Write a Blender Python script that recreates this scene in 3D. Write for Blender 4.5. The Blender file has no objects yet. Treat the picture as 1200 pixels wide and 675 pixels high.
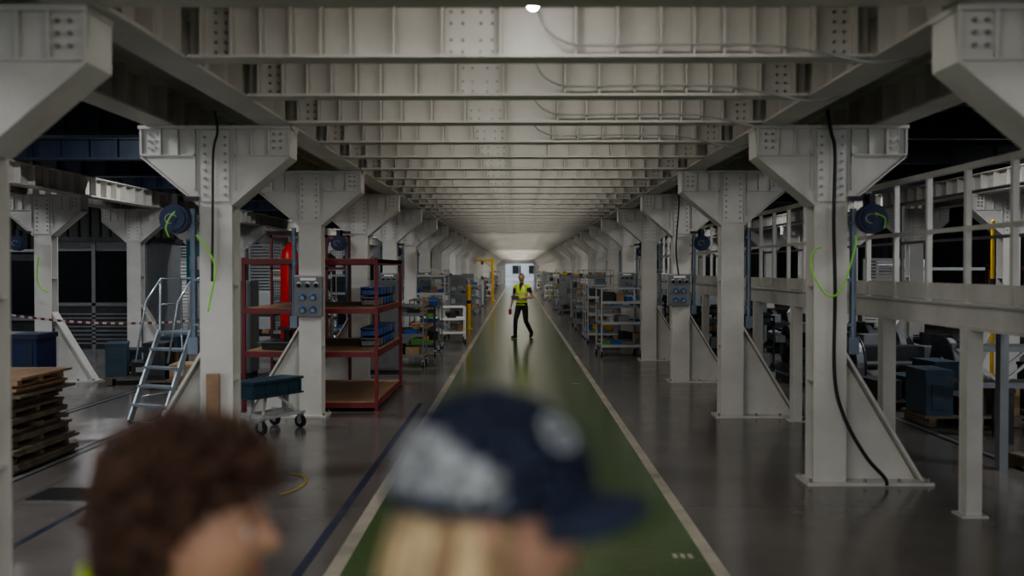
import bpy, bmesh, math, random
import numpy as np
from mathutils import Vector, Matrix, noise
random.seed(7)
scene = bpy.context.scene
COL = scene.collection

# ------------------------------------------------------------------ materials
def mat(name, col, rough=0.5, metal=0.0, var=0.12, scale=6.0, bump=0.0, spec=0.5, emit=None, estr=0.0, dirt=None, dirt_amt=0.0, bscale=None, detail=5):
    m = bpy.data.materials.new(name); m.use_nodes = True
    nt = m.node_tree; b = nt.nodes['Principled BSDF']
    b.inputs['Roughness'].default_value = rough
    b.inputs['Metallic'].default_value = metal
    b.inputs['Specular IOR Level'].default_value = spec
    tc = nt.nodes.new('ShaderNodeTexCoord')
    n = nt.nodes.new('ShaderNodeTexNoise'); n.inputs['Scale'].default_value = scale; n.inputs['Detail'].default_value = detail
    nt.links.new(tc.outputs['Object'], n.inputs['Vector'])
    r = nt.nodes.new('ShaderNodeValToRGB')
    r.color_ramp.elements[0].position = .3; r.color_ramp.elements[1].position = .7
    r.color_ramp.elements[0].color = (*[c*(1-var) for c in col], 1)
    r.color_ramp.elements[1].color = (*[min(1, c*(1+var)) for c in col], 1)
    nt.links.new(n.outputs['Fac'], r.inputs['Fac'])
    out = r.outputs['Color']
    if dirt:
        n2 = nt.nodes.new('ShaderNodeTexNoise'); n2.inputs['Scale'].default_value = scale*.35; n2.inputs['Detail'].default_value = 8
        n2.inputs['Roughness'].default_value = .7
        nt.links.new(tc.outputs['Object'], n2.inputs['Vector'])
        r2 = nt.nodes.new('ShaderNodeValToRGB'); r2.color_ramp.elements[0].position = .48; r2.color_ramp.elements[1].position = .7
        r2.color_ramp.elements[0].color = (0, 0, 0, 1); r2.color_ramp.elements[1].color = (dirt_amt,)*3+(1,)
        nt.links.new(n2.outputs['Fac'], r2.inputs['Fac'])
        mx = nt.nodes.new('ShaderNodeMix'); mx.data_type = 'RGBA'
        nt.links.new(r2.outputs['Color'], mx.inputs['Factor'])
        nt.links.new(out, mx.inputs['A']); mx.inputs['B'].default_value = (*dirt, 1)
        out = mx.outputs['Result']
    nt.links.new(out, b.inputs['Base Color'])
    if bump:
        bp = nt.nodes.new('ShaderNodeBump'); bp.inputs['Strength'].default_value = bump; bp.inputs['Distance'].default_value = .01
        n3 = nt.nodes.new('ShaderNodeTexNoise'); n3.inputs['Scale'].default_value = bscale or scale*5; n3.inputs['Detail'].default_value = 4
        nt.links.new(tc.outputs['Object'], n3.inputs['Vector'])
        nt.links.new(n3.outputs['Fac'], bp.inputs['Height']); nt.links.new(bp.outputs['Normal'], b.inputs['Normal'])
    if emit:
        b.inputs['Emission Color'].default_value = (*emit, 1); b.inputs['Emission Strength'].default_value = estr
    return m

M = {}
M['steel'] = mat('painted_steel', (.56, .55, .52), .42, var=.06, scale=2.5, dirt=(.31, .29, .26), dirt_amt=.5)
M['beam'] = mat('beam_paint', (.56, .54, .50), .40, var=.07, scale=1.7, dirt=(.33, .31, .27), dirt_amt=.55)
M['ceil'] = mat('ceiling_panel', (.42, .41, .39), .30, var=.10, scale=1.2)
M['bolt'] = mat('bolt_zinc', (.25, .25, .25), .4, .7)
M['splice'] = mat('splice_plate', (.60, .59, .56), .45, var=.05)
M['dark'] = mat('dark_steel', (.03, .032, .036), .5, .2, var=.3)
M['black'] = mat('black_rubber', (.012, .012, .013), .55)
M['navy'] = mat('navy_steel', (.014, .024, .048), .5, .1, var=.25)
M['roof'] = mat('roof_sheet_metal', (.045, .05, .06), .35, .5, var=.3, scale=.8)
M['wallm'] = mat('wall_cladding', (.035, .037, .04), .6, var=.3, scale=.5)
M['grey'] = mat('grey_enamel', (.16, .17, .18), .4, var=.1)
M['lgrey'] = mat('light_grey_enamel', (.36, .37, .37), .4, var=.08)
M['alu'] = mat('aluminium', (.38, .43, .48), .35, .6, var=.1)
M['galv'] = mat('conduit_galvanised', (.16, .2, .26), .4, .4, var=.15)
M['red'] = mat('red_enamel', (.15, .014, .018), .4, var=.12)
M['bred'] = mat('bright_red_enamel', (.75, .02, .015), .35)
M['wood'] = mat('plywood', (.28, .18, .11), .65, var=.18, scale=9)
M['plank'] = mat('weathered_planks', (.14, .11, .08), .75, var=.35, scale=7, bump=.3)
M['blue'] = mat('blue_plastic', (.02, .09, .32), .35)
M['dblue'] = mat('reel_blue_plastic', (.006, .016, .065), .45)
M['teal'] = mat('teal_enamel', (.03, .20, .25), .4)
M['tealb'] = mat('slate_teal_enamel', (.025, .055, .08), .4)
M['yellow'] = mat('yellow_enamel', (.62, .38, .02), .4)
M['green'] = mat('green_plastic', (.08, .25, .05), .4)
M['neon'] = mat('neon_hose', (.28, .70, .05), .4)
M['white'] = mat('white_plastic', (.70, .70, .68), .4, var=.04)
M['paper'] = mat('paper', (.85, .85, .85), .7, var=.02)
M['glassd'] = mat('dark_glass', (.01, .012, .014), .1)
M['card'] = mat('cardboard', (.30, .20, .11), .8)
M['tube'] = mat('added_lamp_tube', (.9, .9, .9), .4, emit=(1, .97, .9), estr=14)
M['globe'] = mat('lamp_globe', (.9, .9, .9), .4, emit=(1, .98, .95), estr=45)
M['facade'] = mat('distant_facade', (.42, .48, .52), .7, var=.1, scale=.4)
M['linecream'] = mat('cream_line_paint', (.42, .385, .32), .4, var=.15, scale=4, dirt=(.16, .15, .13), dirt_amt=.85)
M['lineblue'] = mat('blue_line_paint', (.03, .04, .075), .35, var=.2, dirt=(.1, .1, .1), dirt_amt=.8)
M['lineyel'] = mat('yellow_line_paint', (.34, .24, .07), .5, var=.2)
M['skin'] = mat('skin', (.52, .30, .22), .5, var=.06, scale=12)
M['skin2'] = mat('skin_tanned', (.46, .25, .17), .5, var=.06, scale=12)
M['lip'] = mat('lips', (.42, .14, .11), .45)
M['eye'] = mat('eye_white', (.8, .8, .78), .2, var=.01)
M['iris'] = mat('iris_dark', (.04, .025, .015), .2)
M['hairb'] = mat('brown_hair', (.075, .036, .023), .5, var=.5, scale=30, bump=.6, bscale=120)
M['hairl'] = mat('blonde_hair', (.62, .47, .29), .5, var=.35, scale=30, bump=.5, bscale=120)
M['hairl2'] = mat('dark_blonde_hair', (.30, .20, .11), .5, var=.3, scale=30)
M['hairg'] = mat('grey_short_hair', (.16, .13, .11), .6, var=.3, scale=40)
M['vest'] = mat('hi_vis_yellow', (.66, .88, .03), .6, var=.06)
M['refl'] = mat('reflective_tape', (.6, .6, .6), .35, .3)
M['trouser'] = mat('black_trousers', (.012, .012, .015), .8, var=.3, scale=20)
M['navyc'] = mat('navy_cloth', (.010, .019, .050), .75, var=.2, scale=60, bump=.3, bscale=400)
M['greyc'] = mat('pale_grey_cloth', (.34, .36, .39), .75, var=.05, scale=60)
M['shirt'] = mat('dark_shirt', (.03, .035, .05), .8, var=.2)
M['boot'] = mat('black_boot', (.01, .01, .01), .5)

# floor
def floor_material():
    m = bpy.data.materials.new('polished_concrete'); m.use_nodes = True
    nt = m.node_tree; b = nt.nodes['Principled BSDF']; L = nt.links.new
    tc = nt.nodes.new('ShaderNodeTexCoord')
    n1 = nt.nodes.new('ShaderNodeTexNoise'); n1.inputs['Scale'].default_value = .55; n1.inputs['Detail'].default_value = 8; n1.inputs['Roughness'].default_value = .65
    L(tc.outputs['Object'], n1.inputs['Vector'])
    r = nt.nodes.new('ShaderNodeValToRGB')
    r.color_ramp.elements[0].position = .3; r.color_ramp.elements[0].color = (.122, .112, .104, 1)
    r.color_ramp.elements[1].position = .75; r.color_ramp.elements[1].color = (.190, .176, .164, 1)
    L(n1.outputs['Fac'], r.inputs['Fac'])
    br = nt.nodes.new('ShaderNodeTexBrick'); br.offset = 0; br.inputs['Scale'].default_value = 1
    br.inputs['Brick Width'].default_value = 4.1; br.inputs['Row Height'].default_value = 4.1; br.inputs['Mortar Size'].default_value = .010
    br.inputs['Color1'].default_value = (1, 1, 1, 1); br.inputs['Color2'].default_value = (.92, .92, .92, 1); br.inputs['Mortar'].default_value = (.5, .5, .5, 1)
    L(tc.outputs['Object'], br.inputs['Vector'])
    mx = nt.nodes.new('ShaderNodeMix'); mx.data_type = 'RGBA'; mx.blend_type = 'MULTIPLY'; mx.inputs['Factor'].default_value = 1
    L(r.outputs['Color'], mx.inputs['A']); L(br.outputs['Color'], mx.inputs['B'])
    L(mx.outputs['Result'], b.inputs['Base Color'])
    n2 = nt.nodes.new('ShaderNodeTexNoise'); n2.inputs['Scale'].default_value = 2.2; n2.inputs['Detail'].default_value = 6
    L(tc.outputs['Object'], n2.inputs['Vector'])
    mr = nt.nodes.new('ShaderNodeMapRange'); mr.inputs['To Min'].default_value = .08; mr.inputs['To Max'].default_value = .27
    L(n2.outputs['Fac'], mr.inputs['Value']); L(mr.outputs['Result'], b.inputs['Roughness'])
    return m
M['floor'] = floor_material()
M['lane'] = mat('green_lane_paint', (.085, .138, .055), .15, var=.14, scale=1.2, dirt=(.14, .150, .100), dirt_amt=.7)

# ------------------------------------------------------------------ mesh builder
class MB:
    def __init__(s): s.v = []; s.f = []; s.m = []; s.mats = []; s.sm = []
    def mi(s, k):
        mm = M[k]
        if mm not in s.mats: s.mats.append(mm)
        return s.mats.index(mm)
    def add(s, vs, fs, k, smooth=False):
        o = len(s.v); s.v += [tuple(v) for v in vs]; i = s.mi(k)
        for f in fs: s.f.append([a+o for a in f]); s.m.append(i); s.sm.append(smooth)
    def box(s, x0, x1, y0, y1, z0, z1, k):
        s.add([(x0,y0,z0),(x1,y0,z0),(x1,y1,z0),(x0,y1,z0),(x0,y0,z1),(x1,y0,z1),(x1,y1,z1),(x0,y1,z1)],
              [(0,3,2,1),(4,5,6,7),(0,1,5,4),(1,2,6,5),(2,3,7,6),(3,0,4,7)], k)
    def obox(s, p0, p1, w, h, k, up=(0,0,1)):
        p0 = Vector(p0); p1 = Vector(p1); d = (p1-p0).normalized(); up = Vector(up)
        if abs(d.dot(up)) > .98: up = Vector((0,1,0))
        a = d.cross(up).normalized(); b = a.cross(d).normalized()
        vs = []
        for p in (p0, p1):
            for sa, sb in ((-1,-1),(1,-1),(1,1),(-1,1)): vs.append(p+a*sa*w/2+b*sb*h/2)
        s.add(vs, [(0,1,2,3),(4,7,6,5),(0,4,5,1),(1,5,6,2),(2,6,7,3),(3,7,4,0)], k)
    def prism(s, poly, y0, y1, k):
        n = len(poly)
        vs = [(x,y0,z) for x,z in poly]+[(x,y1,z) for x,z in poly]
        fs = [tuple(range(n)), tuple(range(2*n-1,n-1,-1))]+[(i,i+n,(i+1)%n+n,(i+1)%n) for i in range(n)]
        s.add(vs, fs, k)
    def tube(s, pts, r, k, seg=8, smooth=True, radii=None):
        pts = [Vector(p) for p in pts]; vs = []; fs = []; n = len(pts)
        prev = None
        for i, p in enumerate(pts):
            d = (pts[min(i+1,n-1)]-pts[max(i-1,0)]).normalized()
            if prev is None:
                up = Vector((0,0,1)) if abs(d.z) < .9 else Vector((1,0,0)); a = d.cross(up).normalized()
            else:
                a = (prev-d*prev.dot(d)).normalized()
            prev = a; b = d.cross(a)
            rr = radii[i] if radii else r
            for j in range(seg):
                t = 2*math.pi*j/seg; vs.append(p+a*math.cos(t)*rr+b*math.sin(t)*rr)
        for i in range(n-1):
            for j in range(seg):
                fs.append((i*seg+j, i*seg+(j+1)%seg, (i+1)*seg+(j+1)%seg, (i+1)*seg+j))
        fs.append(tuple(range(seg-1,-1,-1))); fs.append(tuple((n-1)*seg+j for j in range(seg)))
        s.add(vs, fs, k, smooth)
    def cyl(s, p0, p1, r, k, seg=16): s.tube([p0, p1], r, k, seg, False)
    def ball(s, c, rx, ry, rz, k, nu=16, nv=10, rot=None):
        vs = []; fs = []
        for i in range(nv+1):
            for j in range(nu):
                th = math.pi*i/nv; ph = 2*math.pi*j/nu
                v = Vector((rx*math.sin(th)*math.cos(ph), ry*math.sin(th)*math.sin(ph), rz*math.cos(th)))
                if rot: v = rot @ v
                vs.append(v+Vector(c))
        for i in range(nv):
            for j in range(nu): fs.append((i*nu+j, (i+1)*nu+j, (i+1)*nu+(j+1)%nu, i*nu+(j+1)%nu))
        s.add(vs, fs, k, True)
    def mesh(s, name):
        me = bpy.data.meshes.new(name); me.from_pydata(s.v, [], s.f)
        for m in s.mats: me.materials.append(m)
        me.polygons.foreach_set('material_index', s.m); me.polygons.foreach_set('use_smooth', s.sm)
        bm = bmesh.new(); bm.from_mesh(me)
        bmesh.ops.recalc_face_normals(bm, faces=bm.faces); bm.to_mesh(me); bm.free()
        me.update(); return me
    def obj(s, name, loc=(0,0,0), rz=0, bevel=0, parent=None):
        return place(s.mesh(name), name, loc, rz, bevel, parent)
def place(me, name, loc=(0,0,0), rz=0, bevel=0, parent=None):
    o = bpy.data.objects.new(name, me); COL.objects.link(o); o.location = loc; o.rotation_euler = (0,0,rz)
    if bevel:
        b = o.modifiers.new('bevel','BEVEL'); b.width = bevel; b.segments = 2; b.limit_method = 'ANGLE'
    if parent: o.parent = parent
    return o

# ------------------------------------------------------------------ key dims
CAMH = 1.9; S = 4.1; D0 = 5.06; XL = -2.66; XR = 2.76; ZT = 3.167; YE = 130.0; YB = -5.0

# ------------------------------------------------------------------ shell
b = MB(); b.box(-15,15,YB-14,YE+60,-.1,0,'floor'); b.obj('floor')
b = MB(); b.box(-1.10,1.23,YB-10,YE-.2,0,.004,'lane'); b.obj('floor_walkway_lane')
b = MB(); b.box(-1.20,-1.10,YB-10,YE-.2,0,.006,'linecream'); b.box(1.23,1.32,YB-10,YE-.2,0,.006,'linecream'); b.obj('floor_lane_border_lines')
b = MB(); b.box(-1.40,-1.34,YB,14.5,0,.005,'lineblue'); b.box(-3.48,-3.43,YB,9.3,0,.005,'lineblue'); b.obj('floor_blue_line')
b = MB()
vs=[];n=14
for i in range(n+1):
    a=math.radians(-60+150*i/n)
    for r in (.22,.25): vs.append((-2.12+r*math.cos(a),9.0+r*2*math.sin(a),.005))
b.add(vs,[(2*i,2*i+1,2*i+3,2*i+2) for i in range(n)],'lineyel'); b.obj('floor_yellow_arc_mark')
b = MB(); b.box(-.3,.3,-.22,.22,0,.012,'dark'); b.box(-.27,.27,-.19,.19,.012,.016,'black'); b.obj('floor_hatch_cover',(-3.75,8.6,0))
b = MB()
for i in range(3): b.box(-.05+i*.05,-.02+i*.05,-.05,.05,0,.002,'linecream')
ms = b.mesh('floor_stencil_mark')
for (x,y) in ((1.08,6.75),(-.35,12.8),( .95,17)): place(ms,'floor_stencil_mark',(x,y,.0045))
for xr in (-4.55,-5.98,4.85,6.28):
    b = MB(); b.box(-.035,.035,YB,YE-1,0,.006,'grey'); b.box(-.085,-.035,YB,YE-1,0,.003,'black'); b.box(.035,.06,YB,YE-1,0,.003,'black')
    b.obj('embedded_track_rail',(xr,0,0))
b = MB(); b.box(-3.45,3.55,YB,YE,3.51,3.56,'ceil'); b.obj('ceiling')
def corr(x0,x1,z,name):
    b = MB()
    b.box(x0,x1,YB,YE,z+.05,z+.1,'roof')
    y = YB
    while y < 60:
        b.prism([(x0,z),(x1,z),(x1,z+.05),(x0,z+.05)], y, y+.25, 'roof'); y += .5
    return b.obj(name)
corr(-15,-3.45,4.35,'ceiling_left'); corr(3.55,15,4.15,'ceiling_right')
b = MB(); b.box(-3.45,-3.41,YB,YE,3.56,4.45,'roof'); b.obj('wall_upstand_left')
b = MB(); b.box(3.51,3.55,YB,YE,3.56,4.25,'roof'); b.obj('wall_upstand_right')
for nm,x0,x1 in (('wall_left',-15.15,-15),('wall_right',15,15.15)):
    b = MB(); b.box(x0,x1,YB,YE,0,4.45,'wallm')
    xx = x1 if x0<0 else x0; sg = 1 if x0<0 else -1
    for i in range(150):
        y = YB+.4+i*.9; a,c = sorted((xx,xx+sg*.06)); b.box(a,c,y,y+.08,0,4.35,'wallm')
    b.obj(nm)
b = MB(); b.box(-15,-1.5,YE,YE+.2,0,4.45,'lgrey'); b.box(2.1,15,YE,YE+.2,0,4.45,'lgrey'); b.box(-1.5,2.1,YE,YE+.2,2.6,4.45,'lgrey')
b.obj('wall_back')
b = MB(); b.box(-1.6,-1.5,YE-.12,YE-.01,0,2.7,'lgrey'); b.box(2.1,2.2,YE-.12,YE-.01,0,2.7,'lgrey'); b.box(-1.5,2.1,YE-.12,YE-.01,2.6,2.7,'lgrey'); b.box(.2,.28,YE-.07,YE-.02,0,2.6,'lgrey'); b.box(-1.5,2.1,YE-.07,YE-.02,1.0,1.08,'lgrey')
b.obj('door_1')
b = MB(); b.box(-14,14,YE+45,YE+55,0,7,'facade')  # block added outside to tone down the white of the doorway
for i in range(9): b.box(-12+i*2.8,-10.6+i*2.8,YE+44.9,YE+45,1.2,2.6,'glassd')
b.box(-14.2,14.2,YE+44.8,YE+55.2,7,7.3,'grey'); b.obj('added_backdrop_building')

# ------------------------------------------------------------------ columns
def column_mesh(hw=.64):
    b = MB()
    b.box(-.21,.90,-.2,.2,0,.028,'steel')
    for y0,y1 in ((-.13,-.11),(.11,.13)): b.box(-.145,.145,y0,y1,.028,3.14,'steel')
    b.box(-.009,.009,-.11,.11,.028,3.14,'steel')
    for z in (.9,1.75,2.5): b.box(-.135,.135,-.11,.11,z,z+.015,'steel')
    b.prism([(.145,.028),(.80,.028),(.145,1.12)],-.012,.012,'steel')
    d = Vector((-.70,0,1.16)).normalized(); nrm = Vector((d.z,0,-d.x))
    p0 = Vector((.84,0,.03)); p1 = Vector((.145,0,1.18)); vs=[]
    for p in (p0,p1):
        for sy in (-.12,.12):
            for t in (0,.024): vs.append((p.x+nrm.x*-t, sy, p.z+nrm.z*-t))
    b.add(vs,[(0,1,3,2),(4,6,7,5),(0,4,5,1),(2,3,7,6),(0,2,6,4),(1,5,7,3)],'steel')
    for y0 in (-.135,.123):
        for s in (-1,1):
            b.prism([(s*hw,3.135),(s*.145,3.135),(s*.145,2.48),(s*.17,2.50),(s*hw,2.90)],y0,y0+.012,'steel')
    b.box(-hw-.03,hw+.03,-.17,.17,3.135,3.165,'steel')
    for s in (-1,1):
        a,c = sorted((s*hw,s*(hw+.02))); b.box(a,c,-.155,.155,2.89,3.135,'steel')
        vs=[]
        for (x,z) in ((s*(hw+.02),2.89),(s*.145,2.46)):
            for sy in (-.155,.155):
                for t in (0,.02): vs.append((x,sy,z+t))
        b.add(vs,[(0,1,3,2),(4,6,7,5),(0,4,5,1),(2,3,7,6),(0,2,6,4),(1,5,7,3)],'steel')
        for yy in (-.155,.135):
            a,c = sorted((s*.17,s*hw)); b.box(a,c,yy,yy+.02,2.90,2.915,'steel')
            for q in (.32,.47):
                a,c = sorted((s*q,s*(q+.015))); b.box(a,c,yy-.01,yy+.03,2.915,3.135,'steel')
            a,c = sorted((s*.17,s*.185)); b.box(a,c,yy,yy+.02,2.60,3.135,'steel')
            for zz in (2.97,3.03,3.09):
                for xx in (.52,.58): b.cyl((s*xx,yy-.004 if yy<0 else yy+.024,zz),(s*xx,yy+.01,zz),.012,'bolt',6)
    for sg in (-1,1):
        y0,y1 = sorted((sg*.13,sg*.145)); b.box(-.125,.125,y0,y1,2.50,3.12,'splice')
        for i in range(8):
            for xx in (-.09,.09):
                z = 2.56+i*.072; b.cyl((xx,sg*.145,z),(xx,sg*.158,z),.013,'bolt',6)
    for xx in (-.18,.3,.6,.86):
        for yy in (-.17,.17): b.cyl((xx,yy,.028),(xx,yy,.06),.014,'bolt',6)
    return b.mesh('steel_column')
cm = column_mesh()
k=-2
while D0+S*k < YE-3:
    y = D0+S*k
    place(cm,'steel_column',(XR,y,0),0); place(cm,'steel_column',(XL-(.06 if k<1 else 0),y,0),math.pi)
    place(cm,'steel_column',(-8.0,y,0),0)
    place(cm,'steel_column',(8.3,y,0),math.pi)
    k+=1
def girder(x,name='longitudinal_girder'):
    b = MB(); z0=3.167; z1=3.508; ye=YE-.15
    b.box(-.13,.13,YB,ye,z0,z0+.02,'beam'); b.box(-.13,.13,YB,ye,z1-.02,z1,'beam'); b.box(-.008,.008,YB,ye,z0+.02,z1-.02,'beam')
    y=YB+.2
    while y<ye: b.box(-.115,.115,y,y+.012,z0+.02,z1-.02,'beam'); y+=.455
    b.obj(name,(x,0,0))
for x in (-2.12,-3.14,XR-.5,XR+.5,-8.5,-7.5,7.8,8.8): girder(x)
def crossbeam():
    b = MB(); x0=-1.985; x1=2.125; z0=3.172; z1=3.506
    b.box(x0,x1,-.10,.10,z0,z0+.018,'beam'); b.box(x0,x1,-.10,.10,z1-.018,z1,'beam'); b.box(x0,x1,-.006,.006,z0+.018,z1-.018,'beam')
    for x in (-1.9,-1.72,-1.54,-1.36,-1.18,-1.0,-.74,-.45,-.1,.35,.60,.86,1.06,1.24,1.42,1.60,1.78,2.03): b.box(x-.007,x+.007,-.095,.095,z0+.018,z1-.018,'beam')
    b.box(-.44,-.11,-.016,-.006,z0+.03,z1-.03,'splice'); b.box(-.09,.34,-.016,-.006,z0+.03,z1-.03,'splice')
    for x in (-.40,-.33,-.22,-.15):
        for z in (3.22,3.29,3.39,3.46): b.cyl((x,-.016,z),(x,-.027,z),.010,'bolt',6)
    for x in (-1.83,-1.77,1.92,1.98):
        for z in (3.22,3.28,3.34,3.40,3.46): b.cyl((x,-.006,z),(x,-.02,z),.010,'bolt',6)
    return b.mesh('ceiling_cross_beam')
xb = crossbeam(); i=-8
YX=6.25
b = MB(); b.box(-1.5,1.5,-.03,.03,.0,.05,'white'); b.box(-1.52,-1.5,-.04,.04,-.02,.05,'lgrey'); b.box(1.5,1.52,-.04,.04,-.02,.05,'lgrey')  # added battens, hidden in the beam gaps to light the webs
batm = b.mesh('added_batten_lamp')
def bat_fill(e):
    ld = bpy.data.lights.new('added_batten_light','AREA'); ld.shape='RECTANGLE'; ld.size=3.0; ld.size_y=.05; ld.energy=e; ld.color=(1,.955,.885); return ld
bl1=bat_fill(9); bl2=bat_fill(13); bl3=bat_fill(26)  # stronger fill further off imitates the glow at the hall's end
while YX+S/3*i < YE-1:
    y=YX+S/3*i
    place(xb,'ceiling_cross_beam',(0,y,0))
    o=place(batm,'added_batten_lamp',(.07,y+.17,3.44))
    lo=bpy.data.objects.new('added_batten_light',bl1 if i<22 else (bl2 if i<45 else bl3)); COL.objects.link(lo); lo.parent=o; lo.location=(0,.005,-.012); lo.rotation_euler=(math.radians(30),0,0)
    i+=1
def navy_girder(w):
    b = MB(); z0=3.512; z1=4.15
    b.box(-w/2,w/2,-.12,.12,z0,z0+.03,'navy'); b.box(-w/2,w/2,-.12,.12,z1-.03,z1,'navy'); b.box(-w/2,w/2,-.01,.01,z0+.03,z1-.03,'navy')
    b.box(-w/2,w/2,-.05,-.01,z0+.3,z0+.35,'navy')
    x=-w/2+.1
    while x<w/2: b.box(x,x+.02,-.1,.1,z0+.03,z1-.03,'navy'); x+=.42
    return b.mesh('navy_cross_girder')
ng = navy_girder(5.0)
for y in (9.7,12.4,15.1,17.8,20.5,24,28,33,40): place(ng,'navy_cross_girder',(-6.0,y,0))
def screen_joist(w):  # added joists, placed to hide the right-bay fill lamps from view
    b=MB(); z0=3.80; z1=4.14
    b.box(-w/2,w/2,-.07,.07,z0,z0+.02,'roof'); b.box(-w/2,w/2,-.006,.006,z0+.02,z1,'roof'); b.box(-w/2,w/2,-.07,.07,z1-.02,z1,'roof')
    for i in range(int(w/.8)): b.box(-w/2+.2+i*.8,-w/2+.215+i*.8,-.06,.06,z0+.02,z1-.02,'roof')
    return b.mesh('added_lamp_screen')
jm=screen_joist(11.2)

# ------------------------------------------------------------------ lamps
def added_bay_lamp(loc, L=1.2, power=20, color=(1,.95,.87), rz=0):  # added lamps that brighten the side bays, tucked out of sight
    b = MB()
    b.box(-.05,.05,-L/2,L/2,.02,.06,'lgrey'); b.tube([(0,-L/2+.03,0),(0,L/2-.03,0)],.016,'tube',10)
    for s in (-1,1): b.box(-.02,.02,s*L/2-.02,s*L/2+.02,-.02,.03,'white')
    o = b.obj('added_bay_lamp',loc,rz)
    ld = bpy.data.lights.new('added_bay_light','AREA'); ld.shape='RECTANGLE'; ld.size=.12; ld.size_y=L; ld.energy=power; ld.color=color
    lo = bpy.data.objects.new('added_bay_light',ld); COL.objects.link(lo); lo.parent=o; lo.location=(0,0,-.03)
    return o
b=MB(); b.cyl((0,0,.03),(0,0,.13),.03,'grey',14); b.cyl((0,0,.02),(0,0,.04),.045,'lgrey',16); b.ball((0,0,0),.036,.036,.036,'globe',16,12)
b.obj('ceiling_bulkhead_lamp',(.088,5.72,3.375))
for y in (2,8,13.0,18.4,24.6,33.6,40.6,50,62,78,100):
    added_bay_lamp((-5.4,y,4.27),1.4,75,(.95,.97,1),math.pi/2)
    added_bay_lamp((-11,y+3,4.27),1.4,60,(.93,.96,1),math.pi/2)
for y in (1,4.5,8,11.5,15,18.5,22,25.5,29,34,40,50,62,78,100):
    place(jm,'added_lamp_screen',(9.2,y,0))
for y in (1,8,15,22,29,40,50,62,78,100):
    added_bay_lamp((5.9,y+.22,4.04),1.4,70,(.97,.98,1),math.pi/2)
    added_bay_lamp((11,y+.22,4.04),1.4,45,(.93,.96,1),math.pi/2)

# ------------------------------------------------------------------ right platform
b = MB(); PX=3.5; y0=3.0; y1=62
b.box(PX,PX+1.15,y0,y1,1.60,1.63,'grey')
b.box(PX-.02,PX+.0,y0,y1,1.44,1.63,'steel'); b.box(PX-.05,PX+.05,y0,y1,1.44,1.455,'steel'); b.box(PX-.06,PX+.02,y0,y1,1.625,1.64,'steel')
b.box(PX+1.13,PX+1.15,y0,y1,1.44,1.63,'steel')
b.box(PX-.005,PX+.005,y0,y1,1.65,1.79,'steel')
for z,t in ((2.70,.024),(2.22,.018)): b.box(PX-t,PX+t,y0,y1,z-t,z+t,'steel')
b.box(PX+1.1,PX+1.13,y0,y1,2.67,2.70,'grey'); b.box(PX+1.1,PX+1.13,y0,y1,2.2,2.23,'grey')
y = 7.23-.75*5
while y<y1:
    b.box(PX-.022,PX+.022,y-.022,y+.022,1.63,2.70,'steel'); 
    y+=.75
y=3.3
while y<y1: b.box(PX+1.1,PX+1.13,y-.02,y+.02,1.63,2.70,'grey'); y+=3
for y in [4.2,6.0,7.9,9.7,12.85,14.9]+[17+2.05*i for i in range(21)]:
    b.box(PX-.06,PX+.06,y-.07,y-.055,.0,1.44,'steel'); b.box(PX-.06,PX+.06,y+.055,y+.07,.0,1.44,'steel'); b.box(PX-.055,PX+.055,y-.055,y+.055,.0,1.44,'steel')
    b.box(PX-.10,PX+.10,y-.1,y+.1,0,.015,'steel')
    b.box(PX+1.05,PX+1.13,y-.05,y+.05,0,1.44,'grey'); b.box(PX,PX+1.13,y-.04,y+.04,1.46,1.6,'steel')
b.obj('elevated_walkway_platform')

# ------------------------------------------------------------------ hose reels, junction boxes, cables
def hose_reel(loc, side):
    b = MB()
    b.cyl((0,-.05,0),(0,.05,0),.128,'dblue',28); b.cyl((0,-.065,0),(0,-.05,0),.10,'dblue',28); b.cyl((0,-.07,0),(0,-.064,0),.025,'navy',16)
    for a in range(20,270,18):
        p=math.radians(a); q=math.radians(a+18)
        b.obox((.05*math.cos(p)-.02,-.068,.04*math.sin(p)),(.05*math.cos(q)-.02,-.068,.04*math.sin(q)),.006,.010,'lgrey',up=(0,1,0))
    b.box(-.025,.025,-.03,.03,.12,.22,'dark'); b.box(-.05,.05,.05,.08,-.1,.22,'dark')
    xs = -side*.18
    b.obox((0,.065,.18),(xs,.065,.18),.03,.04,'dark')
    return b.obj('hose_reel',loc)
hose_reel((-2.97,8.9,2.34),-1); hose_reel((3.07,8.9,2.34),1); hose_reel((-8.3,17.0,2.34),-1)
for x in (-2.97,3.07):
    for y in (17.1,25.3): hose_reel((x,y-.05,2.34),-1 if x<0 else 1)
def curve_obj(name, pts, r, k, seg=8):
    P_=[Vector(p) for p in pts]; out=[]
    n=len(P_)
    for i in range(n-1):
        a=P_[max(i-1,0)];b_=P_[i];c=P_[i+1];d=P_[min(i+2,n-1)]
        for t in np.linspace(0,1,8,endpoint=False):
            out.append(.5*((2*b_)+(c-a)*t+(2*a-5*b_+4*c-d)*t*t+(3*b_-a-3*c+d)*t**3))
    out.append(P_[-1]); b=MB(); b.tube(out,r,k,seg); return b.obj(name)
def Q(px,py,d): return ((px-606)*d/1200, d, CAMH-(py-316)*d/1200)
curve_obj('green_air_hose',[Q(1002,276,8.8),Q(1000,295,8.8),Q(985,340,8.8),Q(968,345,8.8),Q(951,318,8.8),Q(952,295,8.8),Q(962,290,8.8)],.008,'neon')
curve_obj('green_air_hose',[Q(1024,250,8.8),Q(1036,256,8.8),Q(1035,268,8.8)],.006,'neon')
curve_obj('green_air_hose',[Q(205,248,8.75),Q(198,256,8.75),Q(194,268,8.75),Q(198,278,8.75)],.006,'neon')
curve_obj('green_air_hose',[Q(230,276,8.75),Q(243,292,8.75),Q(252,315,8.75),Q(248,340,8.75),Q(243,365,8.75)],.008,'neon')
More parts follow.
